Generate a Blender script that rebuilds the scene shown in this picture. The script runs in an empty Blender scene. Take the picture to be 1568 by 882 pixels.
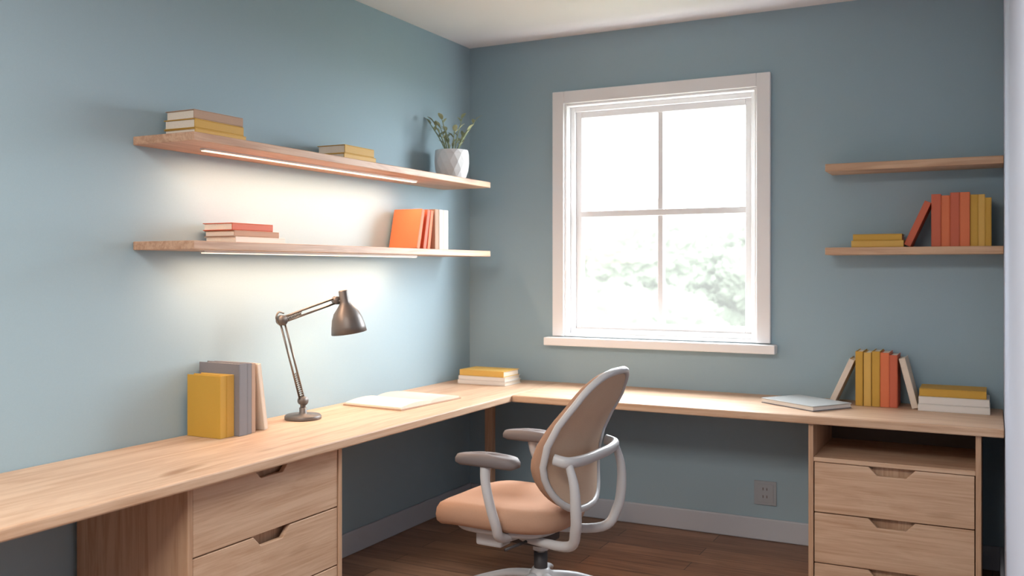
import bpy, math, random, bmesh
from mathutils import Vector, Matrix
random.seed(4)
D=bpy.data; C=bpy.context
XL=-2.856; YB=4.963; XR=0.045; ZC=2.78; DZ=0.765; DX=-2.24; DY=4.33

# ---------------------------------------------------------------- materials
def lin(c):
    return tuple(((x/255)/12.92 if x/255<=0.04045 else ((x/255+0.055)/1.055)**2.4) for x in c)+(1,)
def mat(name,rgb,rough=0.6,metal=0,bump=0,bscale=60,var=0.0,emit=None,es=0,spec=0.5):
    m=D.materials.new(name); m.use_nodes=True
    nt=m.node_tree; b=nt.nodes['Principled BSDF']
    c=lin(rgb); b.inputs['Base Color'].default_value=c
    b.inputs['Roughness'].default_value=rough; b.inputs['Metallic'].default_value=metal
    b.inputs['Specular IOR Level'].default_value=spec
    tc=nt.nodes.new('ShaderNodeTexCoord')
    nz=nt.nodes.new('ShaderNodeTexNoise'); nz.inputs['Scale'].default_value=bscale; nz.inputs['Detail'].default_value=4
    nt.links.new(tc.outputs['Object'],nz.inputs['Vector'])
    if bump:
        bp=nt.nodes.new('ShaderNodeBump'); bp.inputs['Strength'].default_value=bump; bp.inputs['Distance'].default_value=0.002
        nt.links.new(nz.outputs['Fac'],bp.inputs['Height']); nt.links.new(bp.outputs['Normal'],b.inputs['Normal'])
    if var:
        r=nt.nodes.new('ShaderNodeValToRGB')
        r.color_ramp.elements[0].color=tuple(x*(1-var) for x in c[:3])+(1,)
        r.color_ramp.elements[1].color=tuple(min(1,x*(1+var)) for x in c[:3])+(1,)
        r.color_ramp.elements[0].position=.3; r.color_ramp.elements[1].position=.7
        nt.links.new(nz.outputs['Fac'],r.inputs['Fac']); nt.links.new(r.outputs['Color'],b.inputs['Base Color'])
    if emit:
        b.inputs['Emission Color'].default_value=lin(emit); b.inputs['Emission Strength'].default_value=es
    return m
def wood(name,c1,c2,axis,rough=0.5):
    m=D.materials.new(name); m.use_nodes=True
    nt=m.node_tree; L=nt.links.new; b=nt.nodes['Principled BSDF']
    tc=nt.nodes.new('ShaderNodeTexCoord'); mp=nt.nodes.new('ShaderNodeMapping')
    s=[16,16,16]; s[axis]=1.3; mp.inputs['Scale'].default_value=s
    L(tc.outputs['Object'],mp.inputs['Vector'])
    n1=nt.nodes.new('ShaderNodeTexNoise'); n1.inputs['Scale'].default_value=1.0; n1.inputs['Detail'].default_value=7; n1.inputs['Distortion'].default_value=1.6; n1.inputs['Roughness'].default_value=.6
    L(mp.outputs['Vector'],n1.inputs['Vector'])
    mp2=nt.nodes.new('ShaderNodeMapping'); s2=[150,150,150]; s2[axis]=4; mp2.inputs['Scale'].default_value=s2
    L(tc.outputs['Object'],mp2.inputs['Vector'])
    n2=nt.nodes.new('ShaderNodeTexNoise'); n2.inputs['Scale'].default_value=1.0; n2.inputs['Detail'].default_value=3
    L(mp2.outputs['Vector'],n2.inputs['Vector'])
    mx=nt.nodes.new('ShaderNodeMath'); mx.operation='MULTIPLY_ADD'; mx.inputs[1].default_value=0.3
    L(n2.outputs['Fac'],mx.inputs[0]); 
    m2=nt.nodes.new('ShaderNodeMath'); m2.operation='MULTIPLY'; m2.inputs[1].default_value=0.7
    L(n1.outputs['Fac'],m2.inputs[0]); L(m2.outputs[0],mx.inputs[2])
    r=nt.nodes.new('ShaderNodeValToRGB')
    r.color_ramp.elements[0].color=lin(c2); r.color_ramp.elements[1].color=lin(c1)
    r.color_ramp.elements[0].position=.36; r.color_ramp.elements[1].position=.58
    L(mx.outputs[0],r.inputs['Fac'])
    mp3=nt.nodes.new('ShaderNodeMapping'); s3=[7,7,7]; s3[axis]=2.2; mp3.inputs['Scale'].default_value=s3
    L(tc.outputs['Object'],mp3.inputs['Vector'])
    n3=nt.nodes.new('ShaderNodeTexNoise'); n3.inputs['Scale'].default_value=1.0; n3.inputs['Detail'].default_value=1
    L(mp3.outputs['Vector'],n3.inputs['Vector'])
    r3=nt.nodes.new('ShaderNodeValToRGB'); r3.color_ramp.elements[0].position=.70; r3.color_ramp.elements[0].color=(1,1,1,1)
    r3.color_ramp.elements[1].position=.80; r3.color_ramp.elements[1].color=(.6,.5,.42,1)
    L(n3.outputs['Fac'],r3.inputs['Fac'])
    mk=nt.nodes.new('ShaderNodeMix'); mk.data_type='RGBA'; mk.blend_type='MULTIPLY'; mk.inputs['Factor'].default_value=1
    L(r.outputs['Color'],mk.inputs['A']); L(r3.outputs['Color'],mk.inputs['B'])
    L(mk.outputs['Result'],b.inputs['Base Color'])
    b.inputs['Roughness'].default_value=rough
    bp=nt.nodes.new('ShaderNodeBump'); bp.inputs['Strength'].default_value=0.15; bp.inputs['Distance'].default_value=0.001
    L(n2.outputs['Fac'],bp.inputs['Height']); L(bp.outputs['Normal'],b.inputs['Normal'])
    return m
def floor_mat():
    m=D.materials.new('dark_wood_floor'); m.use_nodes=True
    nt=m.node_tree; L=nt.links.new; b=nt.nodes['Principled BSDF']
    tc=nt.nodes.new('ShaderNodeTexCoord')
    br=nt.nodes.new('ShaderNodeTexBrick'); br.inputs['Scale'].default_value=1
    br.inputs['Brick Width'].default_value=1.3; br.inputs['Row Height'].default_value=0.13
    br.inputs['Mortar Size'].default_value=0.002; br.offset=0.37
    br.inputs['Color1'].default_value=lin((160,122,94)); br.inputs['Color2'].default_value=lin((136,100,76)); br.inputs['Mortar'].default_value=lin((58,42,34))
    L(tc.outputs['Object'],br.inputs['Vector'])
    mp=nt.nodes.new('ShaderNodeMapping'); mp.inputs['Scale'].default_value=(2,25,10); L(tc.outputs['Object'],mp.inputs['Vector'])
    n=nt.nodes.new('ShaderNodeTexNoise'); n.inputs['Scale'].default_value=1.5; n.inputs['Detail'].default_value=6; n.inputs['Distortion'].default_value=1
    L(mp.outputs['Vector'],n.inputs['Vector'])
    mix=nt.nodes.new('ShaderNodeMix'); mix.data_type='RGBA'; mix.blend_type='MULTIPLY'; mix.inputs['Factor'].default_value=.8
    r=nt.nodes.new('ShaderNodeValToRGB'); r.color_ramp.elements[0].position=.3; r.color_ramp.elements[0].color=(.5,.45,.42,1); r.color_ramp.elements[1].position=.7; r.color_ramp.elements[1].color=(1.1,1.1,1.1,1)
    L(n.outputs['Fac'],r.inputs['Fac']); L(br.outputs['Color'],mix.inputs['A']); L(r.outputs['Color'],mix.inputs['B'])
    L(mix.outputs['Result'],b.inputs['Base Color']); b.inputs['Roughness'].default_value=.42
    return m

M_wall=mat('blue_paint',(154,178,189),.85,bump=.05,bscale=220,var=.015)
M_white_wall=mat('pale_paint',(176,184,200),.85,bump=.05,bscale=220)
M_ceil=mat('ceiling_paint',(234,231,232),.9,bump=.05,bscale=220)
M_trim=mat('trim_paint',(240,240,241),.45,bump=.02)
M_base=mat('baseboard_paint',(186,192,200),.5,bump=.02)
M_floor=floor_mat()
c1,c2=(214,184,156),(190,153,123)
OY=wood('oak_y',c1,c2,1); OX=wood('oak_x',c1,c2,0); OZ=wood('oak_z',(204,170,140),(178,139,109),2)
SHY=wood('shelf_oak_y',(202,165,137),(172,132,105),1)
SHX=wood('shelf_oak_x',(206,170,138),(178,138,108),0)
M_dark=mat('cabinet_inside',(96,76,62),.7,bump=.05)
must=mat('mustard_cloth',(200,156,60),.6,bump=.2,bscale=400,var=.05)
must2=mat('ochre_cloth',(214,172,86),.6,bump=.2,bscale=400,var=.05)
orange=mat('orange_cloth',(218,116,72),.6,bump=.2,bscale=400,var=.05)
red=mat('terracotta_cloth',(198,98,68),.6,bump=.2,bscale=400,var=.05)
greyb=mat('grey_cloth',(128,126,130),.7,bump=.2,bscale=400,var=.05)
brownb=mat('tan_cloth',(178,148,126),.7,bump=.2,bscale=400,var=.05)
creamb=mat('cream_cloth',(222,208,192),.7,bump=.2,bscale=400,var=.03)
whiteb=mat('white_cloth',(224,220,214),.6,bump=.1,bscale=400)
paper=mat('paper_pages',(232,222,206),.85,bump=.3,bscale=300,var=.05)

# ---------------------------------------------------------------- mesh builder
class MB:
    def __init__(s): s.v=[];s.f=[];s.mi=[];s.sm=[];s.mats=[]
    def m(s,mt):
        if mt not in s.mats: s.mats.append(mt)
        return s.mats.index(mt)
    def add(s,vs,fs,mt,M=None,smooth=False):
        o=len(s.v); i=s.m(mt)
        for p in vs:
            p=Vector(p); s.v.append(tuple(M@p) if M else tuple(p))
        for f in fs: s.f.append([o+k for k in f]); s.mi.append(i); s.sm.append(smooth)
    def box(s,a,b,mt,M=None):
        x0,y0,z0=a;x1,y1,z1=b
        vs=[(x0,y0,z0),(x1,y0,z0),(x1,y1,z0),(x0,y1,z0),(x0,y0,z1),(x1,y0,z1),(x1,y1,z1),(x0,y1,z1)]
        s.add(vs,[(0,3,2,1),(4,5,6,7),(0,1,5,4),(1,2,6,5),(2,3,7,6),(3,0,4,7)],mt,M)
    def prism(s,poly,d,mt,M=None):
        n=len(poly); vs=[(p[0],0,p[1]) for p in poly]+[(p[0],d,p[1]) for p in poly]
        fs=[list(range(n)),list(range(2*n-1,n-1,-1))]+[(i,i+n,(i+1)%n+n,(i+1)%n) for i in range(n)]
        s.add(vs,fs,mt,M)
    def lathe(s,prof,mt,M=None,seg=32,smooth=True,capb=True,capt=True):
        vs=[];fs=[]
        for r,z in prof:
            for k in range(seg):
                a=2*math.pi*k/seg; vs.append((r*math.cos(a),r*math.sin(a),z))
        for j in range(len(prof)-1):
            for k in range(seg):
                k2=(k+1)%seg; fs.append((j*seg+k,j*seg+k2,(j+1)*seg+k2,(j+1)*seg+k))
        if capb: fs.append(list(range(seg))[::-1])
        if capt: fs.append([(len(prof)-1)*seg+k for k in range(seg)])
        s.add(vs,fs,mt,M,smooth)
    def cyl(s,p,q,r,mt,seg=20,r2=None):
        p=Vector(p);q=Vector(q);d=q-p
        M=Matrix.Translation(p)@d.to_track_quat('Z','Y').to_matrix().to_4x4()
        s.lathe([(r,0),(r if r2 is None else r2,d.length)],mt,M,seg,True)
    def tube(s,pts,rad,mt,seg=12,closed=False,sub=6,flat=1.0,up=(0,0,1)):
        P=[Vector(p) for p in pts]; n=len(P)
        if not hasattr(rad,'__len__'): rad=[rad]*n
        Q=[];R=[]
        if sub>1:
            rng=range(n if closed else n-1)
            for i in rng:
                if closed: a,b,c,d=P[(i-1)%n],P[i],P[(i+1)%n],P[(i+2)%n]
                else: a,b,c,d=P[max(i-1,0)],P[i],P[i+1],P[min(i+2,n-1)]
                for k in range(sub):
                    t=k/sub
                    Q.append(.5*((2*b)+(c-a)*t+(2*a-5*b+4*c-d)*t*t+(3*b-a-3*c+d)*t**3))
                    R.append(rad[i]*(1-t)+rad[(i+1)%n]*t)
            if not closed: Q.append(P[-1]);R.append(rad[-1])
        else: Q=P;R=list(rad)
        N=len(Q);vs=[];fs=[]; prev=None
        for i in range(N):
            if closed: T=(Q[(i+1)%N]-Q[i-1])
            else: T=Q[min(i+1,N-1)]-Q[max(i-1,0)]
            T.normalize()
            if prev is None:
                u=Vector(up); u=(u-T*u.dot(T))
                if u.length<1e-3: u=Vector((1,0,0)); u=u-T*u.dot(T)
            else: u=prev-T*prev.dot(T)
            u.normalize(); prev=u; w=T.cross(u)
            for k in range(seg):
                a=2*math.pi*k/seg; vs.append(Q[i]+u*math.cos(a)*R[i]*flat+w*math.sin(a)*R[i])
        for i in range(N if closed else N-1):
            j=(i+1)%N
            for k in range(seg):
                k2=(k+1)%seg; fs.append((i*seg+k,i*seg+k2,j*seg+k2,j*seg+k))
        if not closed: fs.append(list(range(seg))[::-1]); fs.append([(N-1)*seg+k for k in range(seg)])
        s.add(vs,fs,mt,None,True)
    def book(s,T,Dp,H,mt,M,pg=None):
        c=0.003; pg=pg or paper
        s.box((0,0,0),(c,Dp,H),mt,M); s.box((T-c,0,0),(T,Dp,H),mt,M); s.box((c,0,0),(T-c,c*1.3,H),mt,M)
        s.box((c,c*1.3,.005),(T-c,Dp-.005,H-.005),pg,M)
    def make(s,name,bevel=0,parent=None,subd=0,seg=2):
        me=D.meshes.new(name); me.from_pydata(s.v,[],s.f)
        for m in s.mats: me.materials.append(m)
        for p,i,k in zip(me.polygons,s.mi,s.sm): p.material_index=i; p.use_smooth=k
        me.validate(); me.update()
        o=D.objects.new(name,me); C.scene.collection.objects.link(o)
        if bevel:
            b=o.modifiers.new('b','BEVEL'); b.width=bevel; b.segments=seg; b.limit_method='ANGLE'; b.angle_limit=math.radians(40)
        if subd:
            u=o.modifiers.new('s','SUBSURF'); u.levels=subd; u.render_levels=subd
        if parent: o.parent=parent
        return o
def empty(name,M=None):
    e=D.objects.new(name,None); C.scene.collection.objects.link(e)
    if M: e.matrix_world=M
    return e
def T(x,y,z): return Matrix.Translation((x,y,z))
def Rz(d): return Matrix.Rotation(math.radians(d),4,'Z')
def Ry(d): return Matrix.Rotation(math.radians(d),4,'Y')
def Rx(d): return Matrix.Rotation(math.radians(d),4,'X')
def boxobj(name,a,b,mt,bevel=0,parent=None):
    m=MB(); m.box(a,b,mt); return m.make(name,bevel,parent)

# ---------------------------------------------------------------- room shell
YR=-1.6; XE=1.7; YS=1.2
boxobj('floor',(XL-.15,YR-.15,-.12),(XE+.15,YB+.15,0),M_floor)
boxobj('ceiling',(XL-.15,YR-.15,ZC),(XE+.15,YB+.15,ZC+.12),M_ceil)
boxobj('wall_left',(XL-.15,YR,0),(XL,YB+.15,ZC),M_wall)
wx0,wx1,wz0,wz1=-2.215,-1.105,1.035,2.385
m=MB()
m.box((XL,YB,0),(wx0,YB+.15,ZC),M_wall); m.box((wx1,YB,0),(XE+.15,YB+.15,ZC),M_wall)
m.box((wx0,YB,0),(wx1,YB+.15,wz0),M_wall); m.box((wx0,YB,wz1),(wx1,YB+.15,ZC),M_wall)
m.make('wall_back')
boxobj('wall_right',(XR,YS,0),(XR+.12,YB,ZC),M_white_wall)
boxobj('wall_right_return',(XR+.12,YS,0),(XE,YS+.12,ZC),M_white_wall)
boxobj('wall_side',(XE,YR,0),(XE+.15,YS+.12,ZC),M_white_wall)
boxobj('wall_front',(XL-.15,YR-.15,0),(XE+.15,YR,ZC),M_white_wall)
def baseboard(name,a,b): return boxobj(name,a,b,M_base,.006)
baseboard('baseboard_left',(XL,YR,0),(XL+.016,YB,.115))
baseboard('baseboard_back',(XL+.016,YB-.016,0),(XR,YB,.115))
baseboard('baseboard_right',(XR-.016,YS,0),(XR,YB-.016,.115))

# window
w=empty('window_1')
m=MB(); cw=.072
m.box((wx0-cw,YB-.024,wz0),(wx0,YB,wz1+cw),M_trim); m.box((wx1,YB-.024,wz0),(wx1+cw,YB,wz1+cw),M_trim)
m.box((wx0,YB-.024,wz1),(wx1,YB,wz1+cw),M_trim)
m.make('casing',.004,w)
m=MB()
m.box((-2.32,YB-.075,wz0-.052),(-1.0,YB,wz0-.005),M_trim); 
m.box((wx0,YB,wz0),(wx1,YB+.15,wz0+.012),M_trim)
m.make('sill',.005,w)
m=MB()
def frame(m,x0,x1,z0,z1,t,y0,y1,mt):
    m.box((x0,y0,z0),(x0+t,y1,z1),mt); m.box((x1-t,y0,z0),(x1,y1,z1),mt)
    m.box((x0+t,y0,z0),(x1-t,y1,z0+t),mt); m.box((x0+t,y0,z1-t),(x1-t,y1,z1),mt)
frame(m,wx0,wx1,wz0+.0,wz1,.014,YB-.01,YB+.15,M_trim)
frame(m,wx0+.014,wx1-.014,wz0+.014,wz1-.014,.028,YB+.045,YB+.13,M_trim)
m.make('jamb',.003,w)
m=MB(); gx0,gx1,gz0,gz1=wx0+.042,wx1-.042,wz0+.042,wz1-.042
frame(m,gx0,gx1,gz0,gz1,.036,YB+.065,YB+.11,M_trim)
mx=(gx0+gx1)/2; mz=1.745
m.box((mx-.016,YB+.068,gz0+.03),(mx+.016,YB+.105,gz1-.03),M_trim)
m.box((gx0+.03,YB+.062,mz-.018),(gx1-.03,YB+.108,mz+.018),M_trim)
m.make('sash',.003,w)
g=D.materials.new('window_glass'); g.use_nodes=True; nt=g.node_tree
for n in list(nt.nodes): nt.nodes.remove(n)
o_=nt.nodes.new('ShaderNodeOutputMaterial'); tr=nt.nodes.new('ShaderNodeBsdfTransparent'); gl=nt.nodes.new('ShaderNodeBsdfGlossy'); gl.inputs['Roughness'].default_value=.05
mi=nt.nodes.new('ShaderNodeMixShader'); mi.inputs[0].default_value=.04
nt.links.new(tr.outputs[0],mi.inputs[1]); nt.links.new(gl.outputs[0],mi.inputs[2]); nt.links.new(mi.outputs[0],o_.inputs[0])
boxobj('glass',(gx0+.02,YB+.085,gz0+.02),(gx1-.02,YB+.088,gz1-.02),g,0,w)

# outlet
m=MB(); M_out=mat('outlet_plastic',(160,166,172),.45)
m.box((-1.12,YB-.008,.185),(-1.005,YB,.31),M_out)
m.box((-1.105,YB-.011,.20),(-1.02,YB-.008,.295),M_out)
for zz in (.222,.262):
    for xx in (-1.075,-1.055): m.box((xx,YB-.0118,zz),(xx+.004,YB-.0105,zz+.014),M_dark)
m.make('power_outlet',.003)

# ---------------------------------------------------------------- shelves
M_led=mat('led_diffuser',(255,236,210),.5,emit=(255,222,186),es=1.8); M_alu=mat('led_profile',(220,215,210),.4)
for nm,zt in (('floating_shelf',1.92),('floating_shelf.001',1.528)):
    e=empty(nm)
    boxobj('board',(XL+.001,2.44,zt-.032),(-2.545,4.66,zt),SHY,.003,e)
    boxobj('led_profile',(-2.70,2.62,zt-.040),(-2.676,4.10,zt-.032),M_alu,0,e)
    boxobj('led_diffuser',(-2.698,2.625,zt-.043),(-2.678,4.095,zt-.040),M_led,0,e)
    L=D.lights.new('led_light','AREA'); L.shape='RECTANGLE'; L.size=.05; L.size_y=1.45; L.energy=7.5; L.color=(1,.64,.43)
    lo=D.objects.new('led_light',L); C.scene.collection.objects.link(lo); lo.location=(-2.688,3.36,zt-.047); lo.parent=e
for nm,zt in (('floating_shelf.002',1.938),('floating_shelf.003',1.53)):
    e=empty(nm); boxobj('board',(-.728,YB-.222,zt-.036),(XR-.001,YB-.001,zt),SHX,.003,e)

# ---------------------------------------------------------------- desk
e=empty('corner_desk'); th=.037
boxobj('top_left',(XL+.002,-.2,DZ-th),(DX,YB-.002,DZ),OY,.006,e)
boxobj('top_back',(DX+.001,DY,DZ-th),(XR-.002,YB-.002,DZ),OX,.006,e)
boxobj('rail',(-2.2,YB-.06,DZ-th-.06),(-.76,YB-.03,DZ-th),OX,.002,e)
boxobj('leg_1',(-2.55,4.60,0),(-2.505,4.645,DZ-th),OZ,.003,e)
boxobj('leg_2',(-2.80,-.12,0),(-2.74,-.06,DZ-th),OZ,.003,e)
boxobj('leg_3',(-2.34,-.12,0),(-2.28,-.06,DZ-th),OZ,.003,e)

def notch_poly(w,h,nw,nd):
    c=w/2
    return [(0,0),(w,0),(w,h),(c+nw/2,h),(c+nw/2-nd*1.0,h-nd),(c-nw/2+nd*1.0,h-nd),(c-nw/2,h),(0,h)]
def cabinet(name,W,Dp,top,niche,fronts,M,side,front_m,nw=.2):
    e=empty(name,M); t=.022
    def b(n,a,c,mt,bv=.002):
        return boxobj(n,a,c,mt,bv,e)
    b('side_1',(0,0,0),(t,Dp,top),side); b('side_2',(W-t,0,0),(W,Dp,top),side)
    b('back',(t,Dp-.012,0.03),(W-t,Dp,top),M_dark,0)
    b('bottom',(t,.02,.02),(W-t,Dp-.012,.04),side)
    if niche: b('niche_shelf',(t,.004,niche),(W-t,Dp-.012,niche+.02),front_m)
    else: b('top_rail',(t,.03,top-.02),(W-t,Dp-.012,top),front_m)
    for i,(z0,z1) in enumerate(fronts):
        mm=MB(); mm.prism(notch_poly(W-2*t-.008,z1-z0,nw,.038),.02,front_m,T(t+.004,.004,z0))
        mm.make('drawer_front_%d'%(i+1),.002,e)
        mm=MB(); mm.box((t+.015,.042,z0+.01),(W-t-.015,.054,z1-.002),side); mm.box((t+.015,.062,z0+.01),(t+.027,Dp-.05,z1-.03),side)
        mm.box((W-t-.027,.062,z0+.01),(W-t-.015,Dp-.05,z1-.03),side); mm.box((t+.015,.024,z0+.01),(W-t-.015,Dp-.05,z0+.02),side)
        mm.make('drawer_box_%d'%(i+1),0,e)
    return e
ML=Matrix(((0,-1,0,-2.30),(1,0,0,2.18),(0,0,1,0),(0,0,0,1)))
cabinet('drawer_cabinet',.80,.53,DZ-th-.001,None,[(.030,.252),(.257,.482),(.487,.722)],ML,OZ,OX,.19)
cabinet('drawer_cabinet.001',.70,.56,DZ-th-.001,.556,[(.030,.098),(.103,.325),(.330,.553)],T(-.742,DY+.03,0),OZ,OX,.19)

# ---------------------------------------------------------------- books
def lift(t,lean): return t*math.sin(math.radians(max(0,lean)))
def stack(name,items,base):
    m=MB(); z=base
    for cx,cy,lx,ly,h,mt,rot,sp in items:
        if sp=='x':
            B=Matrix(((0,-1,0,lx/2),(0,0,1,-ly/2),(1,0,0,0),(0,0,0,1)))
            m.book(h,lx,ly,mt,T(cx,cy,z)@Rz(rot)@B)
        else:
            B=Matrix(((0,0,1,-lx/2),(0,1,0,-ly/2),(1,0,0,0),(0,0,0,1)))
            m.book(h,ly,lx,mt,T(cx,cy,z)@Rz(rot)@B)
        z+=h+.0006
    return m.make(name,.0012)
stack('book_stack',[(-2.755,2.705,.165,.27,.038,must2,0,'x'),(-2.757,2.70,.16,.265,.036,must,1.5,'x'),(-2.76,2.705,.155,.255,.036,brownb,-1,'x')],1.9205)
stack('book_stack.001',[(-2.755,3.60,.17,.25,.044,must2,0,'x'),(-2.755,3.60,.16,.235,.040,must,1,'x')],1.9205)
stack('book_stack.002',[(-2.755,2.925,.17,.29,.026,whiteb,0,'x'),(-2.755,2.905,.165,.26,.024,brownb,0,'x'),(-2.757,2.885,.16,.235,.030,red,0,'x')],1.5285)
stack('book_stack.003',[(-2.59,4.73,.31,.20,.024,whiteb,0,'y'),(-2.59,4.73,.30,.20,.022,whiteb,1,'y'),(-2.59,4.73,.29,.19,.034,must2,-1,'y')],DZ+.0005)
stack('book_stack.004',[(-.16,4.82,.30,.2,.032,whiteb,0,'y'),(-.16,4.825,.295,.2,.034,whiteb,0,'y'),(-.165,4.83,.28,.19,.036,must,0,'y')],DZ+.0005)
stack('book_stack.005',[(-.492,4.85,.235,.17,.032,must2,0,'y'),(-.492,4.85,.22,.17,.030,must,0,'y')],1.5305)

def row_back(name,items,z):
    m=MB()
    for x,t,d,h,mt,lean,y in items:
        m.book(t,d,h,mt,T(x,y,z+lift(t,lean))@Ry(lean))
    return m.make(name,.0012)
row_back('row_of_books',[(-.375,.03,.165,.225,red,24,4.78),(-.256,.041,.17,.245,red,0,4.775),(-.2145,.038,.165,.238,orange,0,4.78),(-.176,.04,.17,.25,red,0,4.775),(-.1355,.042,.17,.25,orange,0,4.775),
  (-.092,.032,.165,.238,must,0,4.78),(-.0595,.028,.165,.238,must2,0,4.78),(-.031,.026,.16,.222,must,0,4.78)],1.5305)
row_back('standing_books',[(-.715,.026,.165,.235,creamb,24,4.775),(-.590,.034,.18,.262,must,0,4.76),(-.5525,.034,.18,.258,must2,0,4.76),(-.5155,.036,.18,.265,must,0,4.76),(-.478,.040,.18,.26,orange,0,4.76),(-.4375,.036,.17,.25,red,0,4.76),(-.338,.028,.17,.24,creamb,-14,4.76)],DZ+.0007)

def row_left(name,items,z):
    m=MB()
    for y,t,d,h,mt,lean,x in items:
        B=Matrix(((0,-1,0,x),(1,0,0,y),(0,0,1,z+lift(t,lean)),(0,0,0,1)))
        m.book(t,d,h,mt,B@Ry(lean))
    return m.make(name,.0012)
row_left('leaning_books',[(4.070,.03,.175,.212,orange,14,-2.66),(4.140,.03,.17,.212,red,12,-2.665),(4.180,.028,.165,.210,orange,10,-2.665),(4.249,.04,.17,.218,brownb,0,-2.66),(4.292,.046,.17,.218,creamb,0,-2.66),(4.34,.046,.17,.218,whiteb,0,-2.66)],1.5287)
row_left('upright_books',[(2.685,.036,.175,.243,must,0,-2.66),(2.722,.038,.175,.243,must2,0,-2.66),(2.762,.046,.215,.285,greyb,0,-2.635),(2.809,.028,.2,.283,greyb,0,-2.64),(2.838,.026,.19,.28,brownb,0,-2.645),(2.922,.022,.18,.275,creamb,-9,-2.65)],DZ+.0007)

# open notebook
m=MB(); M=T(-2.60,3.86,DZ+.0005)@Rz(-4)
m.box((-.178,-.245,0),(.178,.245,.006),brownb,M)
for sgn in (1,-1):
    N=12; prof=[]
    for i in range(N+1):
        t=i/N; prof.append((sgn*t*.238,.010+.020*math.sin(math.pi*min(1,t*.9+.06))**.6*(1-.35*t)))
    vs=[];fs=[]
    for y,z in prof: vs+=[(-.170,y,.006),(-.170,y,z),(.170,y,z),(.170,y,.006)]
    for i in range(N):
        a=i*4
        for k in range(4):
            k2=(k+1)%4; fs.append((a+k,a+k2,a+4+k2,a+4+k))
    fs+= [(0,1,2,3),(N*4+3,N*4+2,N*4+1,N*4)]
    m.add(vs,fs,creamb if sgn==1 else paper,M)
m.make('open_notebook')
m=MB(); M=T(-.805,4.655,DZ+.0005)@Rz(-35); gcov=mat('silver_cover',(176,180,180),.45); 
m.box((-.17,-.125,0),(.17,.125,.004),greyb,M); m.box((-.167,-.122,.004),(.167,.122,.020),whiteb,M); m.box((-.17,-.125,.020),(.17,.125,.025),gcov,M)
m.make('closed_laptop',.0015)

# ---------------------------------------------------------------- desk lamp
e=empty('desk_lamp'); M_lamp=mat('lamp_metal',(108,104,101),.42,metal=.4); M_steel=mat('lamp_steel',(130,122,114),.35,metal=.8)
B=Vector((-2.70,3.22,DZ)); E=Vector((-2.715,3.10,1.205)); H=Vector((-2.61,3.34,1.285))
m=MB(); m.lathe([(.0,0),(.078,0),(.08,.004),(.08,.014),(.074,.02),(.02,.022),(.016,.03),(.016,.05),(0,.052)],M_lamp,T(*B),40,True,False,False); m.make('base',0,e)
m=MB()
b0=B+Vector((0,0,.05)); 
m.cyl(b0+Vector((0,0,-.01)),b0+Vector((0,0,.035)),.012,M_lamp)
def pair(m,p,q,sep,r):
    p=Vector(p);q=Vector(q);d=(q-p).normalized(); s=Vector((.93,-.36,0)).cross(d).normalized()*sep
    m.cyl(p+s,q+s,r,M_steel,10); m.cyl(p-s,q-s,r,M_steel,10)
pair(m,b0+Vector((0,0,.02)),E,.010,.0045)
pair(m,E,H,.011,.0045)
def spring(m,p,q,r,turns,wr):
    p=Vector(p);q=Vector(q);d=(q-p);u=d.orthogonal().normalized();w_=d.normalized().cross(u)
    pts=[p+d*(i/(turns*8))+(u*math.cos(i*math.pi/4)+w_*math.sin(i*math.pi/4))*r for i in range(turns*8+1)]
    m.tube(pts,wr,M_steel,6,False,1)
spring(m,b0+Vector((-.0,0.0,.03)),b0+(E-b0)*.4,.007,14,.0018)
spring(m,E+(H-E)*.05,E+(H-E)*.35,.007,12,.0018)
ax=Vector((.93,-.36,0))
for P,r in ((b0+Vector((0,0,.03)),.02),(E,.022),(H,.018)):
    m.cyl(P-ax*.014,P+ax*.014,r,M_lamp,20)
m.tube([E+Vector((0,-.012,-.02)),E+Vector((0,-.035,.01)),E+Vector((0,-.02,.035)),E+Vector((0,.012,.03))],.004,M_steel,8)
m.make('arm',0,e)
m=MB(); S=H+Vector((.03,.02,-.005))
m.cyl(H,S,.009,M_lamp)
MS=T(*S)@Rx(7)@Ry(-5)
prof=[(0,.052),(.019,.05),(.021,.045),(.021,.0),(.026,-.012),(.036,-.026),(.056,-.05),(.068,-.078),(.075,-.11),(.080,-.142),(.078,-.142),(.073,-.11),(.065,-.08),(.052,-.053),(.0,-.035)]
m.lathe(prof,M_lamp,MS,40,True,False,False); m.make('shade',0,e)
m=MB(); M_bulb=mat('bulb_glass',(255,240,220),.3,emit=(255,214,170),es=3)
m.lathe([(0,-.04),(.012,-.045),(.014,-.06),(.026,-.08),(.03,-.10),(.024,-.118),(.0,-.127)],M_bulb,MS,20,True,False,False); m.make('bulb',0,e)
L=D.lights.new('bulb_light','POINT'); L.energy=2.0; L.color=(1,.74,.5); L.shadow_soft_size=.03
lo=D.objects.new('bulb_light',L); C.scene.collection.objects.link(lo); lo.location=MS@Vector((0,0,-.15)); lo.parent=e

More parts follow.
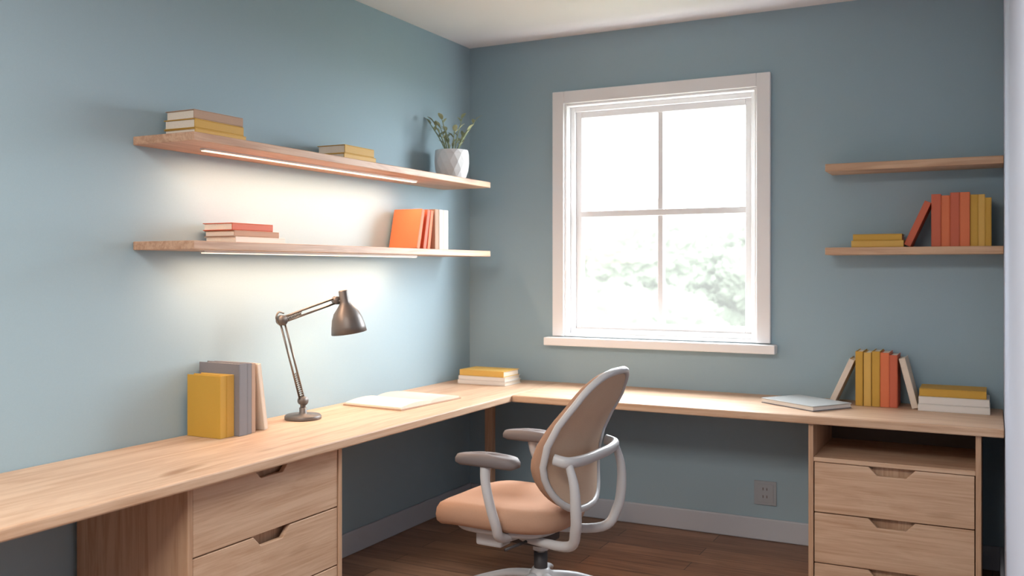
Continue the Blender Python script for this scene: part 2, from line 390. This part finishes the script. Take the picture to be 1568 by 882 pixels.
# ---------------------------------------------------------------- potted plant
e=empty('potted_plant'); P=(-2.70,4.49,1.9205)
M_pot=mat('pot_ceramic',(228,230,232),.5,bump=.1); M_soil=mat('soil',(70,55,42),.95,bump=.8,bscale=80,var=.4)
M_leaf=mat('leaf_green',(136,148,116),.55,var=.2,bscale=25); M_leaf2=mat('leaf_sage',(162,166,128),.55,var=.2,bscale=25)
m=MB(); seg=14; prof=[(.062,0),(.078,.012),(.092,.055),(.098,.10),(.096,.145),(.093,.17),(.087,.17),(.088,.145)]
vs=[];fs=[]
for j,(r,z) in enumerate(prof):
    for k in range(seg):
        a=2*math.pi*(k+.5*(j%2 if j<6 else 1))/seg; vs.append((r*math.cos(a),r*math.sin(a),z))
for j in range(len(prof)-1):
    for k in range(seg):
        k2=(k+1)%seg; a,b,c,d_=j*seg+k,j*seg+k2,(j+1)*seg+k2,(j+1)*seg+k
        if j%2==0: fs+= [(a,b,d_),(b,c,d_)]
        else: fs+=[(a,b,c),(a,c,d_)]
fs.append(list(range(seg))[::-1])
m.add(vs,fs,M_pot,T(*P)); m.make('pot',.0015,e)
m=MB(); m.lathe([(0,.15),(.086,.148)],M_soil,T(*P),24,True,False,False); m.make('soil',0,e)
m=MB()
def leaf(m,base,dirv,ln,wd,mt,droop=.3):
    d=Vector(dirv).normalized(); s=d.cross(Vector((0,0,1)))
    if s.length<.01: s=Vector((1,0,0))
    s.normalize(); vs=[];fs=[];N=6
    for i in range(N+1):
        t=i/N; p=Vector(base)+d*ln*t-Vector((0,0,1))*droop*ln*t*t; ww=wd*math.sin(math.pi*min(.97,(.12+.88*t)))**.8
        up=d.cross(s)*-.15*ww
        vs+=[p-s*ww+up,p,p+s*ww+up]
    for i in range(N):
        a=i*3; fs+=[(a,a+1,a+4,a+3),(a+1,a+2,a+5,a+4)]
    m.add(vs,fs,mt,None,True)
Pb=Vector(P)+Vector((0,0,.15))
for i in range(10):
    a=i*2.4+.6; tilt=.12+.38*random.random(); ln=.10+.13*random.random()
    dv=Vector((math.cos(a)*tilt,math.sin(a)*tilt,1)).normalized()
    b_=Pb+Vector((math.cos(a)*.025,math.sin(a)*.025,0))
    pts=[b_+dv*ln*t+Vector((math.cos(a),math.sin(a),0))*.03*t*t for t in (0,.5,1)]
    m.tube(pts,[.004,.0035,.002],M_leaf,6)
    for k in range(4):
        t=.3+.2*k; q=b_+dv*ln*t+Vector((math.cos(a),math.sin(a),0))*.03*t*t
        aa=a+k*2.5; leaf(m,q,Vector((math.cos(aa),math.sin(aa),1.3)),.045+.02*random.random(),.009,random.choice((M_leaf,M_leaf2)))
    leaf(m,pts[-1],dv+Vector((math.cos(a),math.sin(a),0))*.45,.065,.014,M_leaf2)
m.make('foliage',0,e)

# ---------------------------------------------------------------- office chair
CH=T(-1.635,3.42,0)@Rz(178)
e=empty('office_chair',CH)
M_seat=mat('camel_fabric',(180,144,120),.9,bump=.5,bscale=500,var=.05)
M_cush=mat('tan_back_fabric',(172,136,112),.9,bump=.5,bscale=500,var=.05)
M_mesh=mat('beige_mesh',(200,174,150),.9,bump=.6,bscale=700,var=.1)
M_fr=mat('light_grey_plastic',(192,194,196),.4)
M_arm=mat('arm_pad_rubber',(112,106,106),.6,bump=.2,bscale=300)
M_blk=mat('dark_plastic',(62,60,62),.5)
def sup(t,n): 
    c,s_=math.cos(t),math.sin(t); return math.copysign(abs(c)**(2/n),c),math.copysign(abs(s_)**(2/n),s_)
def cushion(name,cx,rx,ry,rings,fn,mt,n=3.2,seg=48):
    m=MB(); vs=[];fs=[]
    for sc,z in rings:
        for k in range(seg):
            a,b=sup(2*math.pi*k/seg,n); x,y=a*rx*sc,b*ry*sc
            vs.append((cx+x,y,z+fn(x/rx,y/ry,sc)))
    R=len(rings)
    for j in range(R-1):
        for k in range(seg):
            k2=(k+1)%seg; fs.append((j*seg+k,j*seg+k2,(j+1)*seg+k2,(j+1)*seg+k))
    fs.append(list(range(seg))[::-1]); fs.append([(R-1)*seg+k for k in range(seg)])
    m.add(vs,fs,mt,None,True); return m.make(name,0,e)
def sf(x,y,sc): return -.035*max(0,x-.3)**2*2.0+.012*y*y
cushion('seat',.14,.29,.25,[(.80,.39),(.93,.393),(.985,.41),(1,.435),(.985,.462),(.94,.48),(.85,.488),(.6,.489),(.3,.484),(.05,.482)],sf,M_seat)
cushion('seat_pan',.12,.22,.21,[(.7,.368),(.95,.374),(1.0,.388),(.98,.40)],lambda x,y,s:0,M_fr)
def bx(z):
    h=(z-.48)/.55
    return -.19+.04*math.sin(math.pi*min(1,h*1.3))-.115*h*h-.02*h
def bw(h): return .21+.05*math.sin(math.pi*min(1,max(0,h))**.9)
def bpt(u,v,off):
    z=.757+v*.277; h=(z-.48)/.55; y=u*bw(h)
    x=bx(z)+.045*(y/.24)**2+off
    return (x,y,z)
m=MB()
rings=[(.90,-.018),(.97,-.016),(1.0,-.006),(1.0,.004),(.985,.014),(.93,.022),(.8,.028),(.5,.032),(.2,.033),(.02,.033)]
seg=56; vs=[];fs=[]
for r,o in rings:
    for k in range(seg):
        a,b=sup(2*math.pi*k/seg,3.0); p=bpt(a*r,b*r,o)
        if o>0: p=(p[0]+.04*math.exp(-((p[2]-.66)/.15)**2)*(o/.033),p[1],p[2])
        vs.append(p)
for j in range(len(rings)-1):
    for k in range(seg):
        k2=(k+1)%seg; fs.append((j*seg+k,(j+1)*seg+k,(j+1)*seg+k2,j*seg+k2))
fs.append([(len(rings)-1)*seg+k for k in range(seg)])
m.add(vs,fs,M_cush,None,True)
vs=[];fs=[]; rr=[.93,.7,.45,.2,.02]
for r in rr:
    for k in range(seg):
        a,b=sup(2*math.pi*k/seg,3.0); vs.append(bpt(a*r,b*r,-.022))
for j in range(len(rr)-1):
    for k in range(seg):
        k2=(k+1)%seg; fs.append((j*seg+k,j*seg+k2,(j+1)*seg+k2,(j+1)*seg+k))
fs.append([(len(rr)-1)*seg+k for k in range(seg)])
m.add(vs,fs,M_mesh,None,True)
m.make('backrest',0,e)
m=MB(); pts=[bpt(sup(2*math.pi*k/40,3.0)[0]*.985,sup(2*math.pi*k/40,3.0)[1]*.985,-.018) for k in range(40)]
m.tube(pts,.014,M_fr,10,True,1,1.0,(1,0,0)); m.make('back_frame',0,e)
m=MB()
zb=.70; xb=bx(zb)-.055
m.tube([(xb+.05,.24,zb+.01),(xb+.0,.225,zb),(xb-.02,.12,zb-.005),(xb-.022,0,zb-.005),(xb-.02,-.12,zb-.005),(xb,-.225,zb),(xb+.05,-.24,zb+.01)],.017,M_fr,12,False,6,1.3)
for s_ in (1,-1):
    m.tube([(xb+.0,.222*s_,zb),(xb-.025,.225*s_,.62),(xb-.03,.22*s_,.53),(xb-.02,.20*s_,.44),(xb+.03,.16*s_,.365),(.0,.10*s_,.352),(.08,.06*s_,.36)],[.014,.018,.021,.021,.02,.018,.016],M_fr,12,False,6,1.0)
AO={1:-.03,-1:.07}
for s_ in (1,-1):
    o=AO[s_]
    m.tube([(.12+o,.285*s_,.675),(.115+o,.297*s_,.61),(.085+o*.7,.297*s_,.52),(.06+o*.4,.28*s_,.44),(.05,.24*s_,.385),(.04,.12*s_,.37)],[.023,.019,.019,.02,.02,.018],M_fr,12,False,6,1.0)
m.make('frame',0,e)
m=MB()
for s_ in (1,-1):
    seg=28; rings=[(.85,.668),(1,.677),(1,.693),(.93,.708),(.6,.714),(.02,.715)]; vs=[];fs=[]
    for sc,z in rings:
        for k in range(seg):
            a,b=sup(2*math.pi*k/seg,2.8); vs.append((.12+AO[s_]+a*.14*sc,.275*s_+b*.047*sc*(1-.12*a),z-.006*abs(a)**3))
    for j in range(len(rings)-1):
        for k in range(seg):
            k2=(k+1)%seg; fs.append((j*seg+k,j*seg+k2,(j+1)*seg+k2,(j+1)*seg+k))
    fs.append(list(range(seg))[::-1]); fs.append([(len(rings)-1)*seg+k for k in range(seg)])
    m.add(vs,fs,M_arm,None,True)
m.make('arm_pads',0,e)
m=MB(); m.box((-.05,-.08,.315),(.14,.08,.372),M_blk); m.box((.10,.05,.31),(.22,.15,.372),M_fr); m.box((.14,-.06,.33),(.24,.05,.372),M_fr); m.make('mechanism',.01,e)
m=MB(); m.cyl((0,0,.20),(0,0,.32),.017,M_steel); m.cyl((0,0,.285),(0,0,.33),.032,M_fr); m.cyl((0,0,.17),(0,0,.275),.028,M_blk)
m.cyl((0,.09,.345),(.03,.24,.34),.006,M_blk); m.make('gas_column',.0,e)
m=MB(); m.lathe([(.0,.13),(.045,.13),(.05,.15),(.048,.19),(.033,.212),(.0,.212)],M_fr,None,24,True,False,False)
for k in range(5):
    a=math.radians(72*k+2); c,s_=math.cos(a),math.sin(a)
    m.tube([(c*.03,s_*.03,.180),(c*.15,s_*.15,.168),(c*.31,s_*.31,.118)],[.026,.022,.016],M_fr,12,False,4,.75)
m.make('star_base',0,e)
m=MB()
for k in range(5):
    a=math.radians(72*k+2); c,s_=math.cos(a),math.sin(a); x,y=c*.305,s_*.305
    m.cyl((x,y,.05),(x,y,.115),.008,M_steel,10)
    for q in (-1,1):
        px,py=x-s_*.012*q,y+c*.012*q
        m.cyl((px-s_*.009*q,py+c*.009*q,.034),(px+s_*.006*q,py-c*.006*q,.034),.034,M_blk,20)
m.make('casters',.002,e)

# ---------------------------------------------------------------- outdoors (treeline, haze put into the foliage material)
M_tree=mat('foliage_haze_glow',(62,68,58),.95,var=.3,bscale=1.5,spec=0,emit=(240,244,240),es=.60); M_lawn=mat('lawn_grass',(84,92,70),.95,var=.1,bscale=1)  # pale emission on the crowns imitates aerial haze
boxobj('lawn',(-90,8,-10.2),(60,120,-10.0),M_lawn)
tx=D.textures.new('foliage_noise','CLOUDS'); tx.noise_scale=.5; tx.noise_depth=6
bm=bmesh.new()
for k in range(11):
    a=k*2.4; q=2.6*(k/11)**.5
    M=T(math.cos(a)*q,math.sin(a)*q,1.7*math.sin(k*1.9))@Matrix.Diagonal((1,1,.9,1))
    bmesh.ops.create_icosphere(bm,subdivisions=6,radius=2.0,matrix=M)
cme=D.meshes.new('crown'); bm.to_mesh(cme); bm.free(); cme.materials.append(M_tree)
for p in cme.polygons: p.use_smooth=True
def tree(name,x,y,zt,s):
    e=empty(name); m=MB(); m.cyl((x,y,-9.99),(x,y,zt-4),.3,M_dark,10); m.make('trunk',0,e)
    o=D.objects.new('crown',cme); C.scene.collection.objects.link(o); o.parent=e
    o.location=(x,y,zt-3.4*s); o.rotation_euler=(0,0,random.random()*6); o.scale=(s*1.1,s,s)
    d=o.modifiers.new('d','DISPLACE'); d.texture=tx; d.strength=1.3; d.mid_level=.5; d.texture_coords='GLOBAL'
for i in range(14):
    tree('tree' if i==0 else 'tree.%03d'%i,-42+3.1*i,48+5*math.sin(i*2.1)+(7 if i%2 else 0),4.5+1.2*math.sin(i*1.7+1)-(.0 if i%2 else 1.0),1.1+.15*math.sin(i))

# ---------------------------------------------------------------- lights
wd=D.worlds.new('sky_world'); C.scene.world=wd; wd.use_nodes=True
bg=wd.node_tree.nodes['Background']; bg.inputs[0].default_value=(.92,.96,1,1); bg.inputs[1].default_value=24
def area(name,loc,rot,sx,sy,en,col,portal=False):
    L=D.lights.new(name,'AREA'); L.shape='RECTANGLE'; L.size=sx; L.size_y=sy; L.energy=en; L.color=col
    o=D.objects.new(name,L); C.scene.collection.objects.link(o); o.location=loc; o.rotation_euler=[math.radians(a) for a in rot]
    if portal: L.cycles.is_portal=True
    return o
area('window_portal',((wx0+wx1)/2,YB+.14,(wz0+wz1)/2),(-90,0,0),1.1,1.34,1,(1,1,1),True)
m=MB(); m.box((-2.0,-.4,ZC-.05),(-.4,1.0,ZC-.0),M_trim); m.make('fill_light_housing',.005)  # added housing that carries the fill light
area('fill_light',(-1.2,.3,ZC-.055),(0,0,0),1.5,1.3,98,(1,.93,.86))  # added fill behind the camera to brighten the room

# ---------------------------------------------------------------- camera
cam=D.cameras.new('camera'); cam.sensor_width=36; cam.lens=36*1425/1568; cam.shift_y=-(441-412)/1568
cam.clip_start=.02
cam.dof.use_dof=True; cam.dof.focus_distance=3.9; cam.dof.aperture_fstop=2.8
co=D.objects.new('camera',cam); C.scene.collection.objects.link(co); co.location=(0,0,1.425)
co.rotation_euler=(math.radians(90),0,math.radians(27.32)); C.scene.camera=co
C.scene.view_settings.view_transform='Standard'; C.scene.view_settings.exposure=0.18
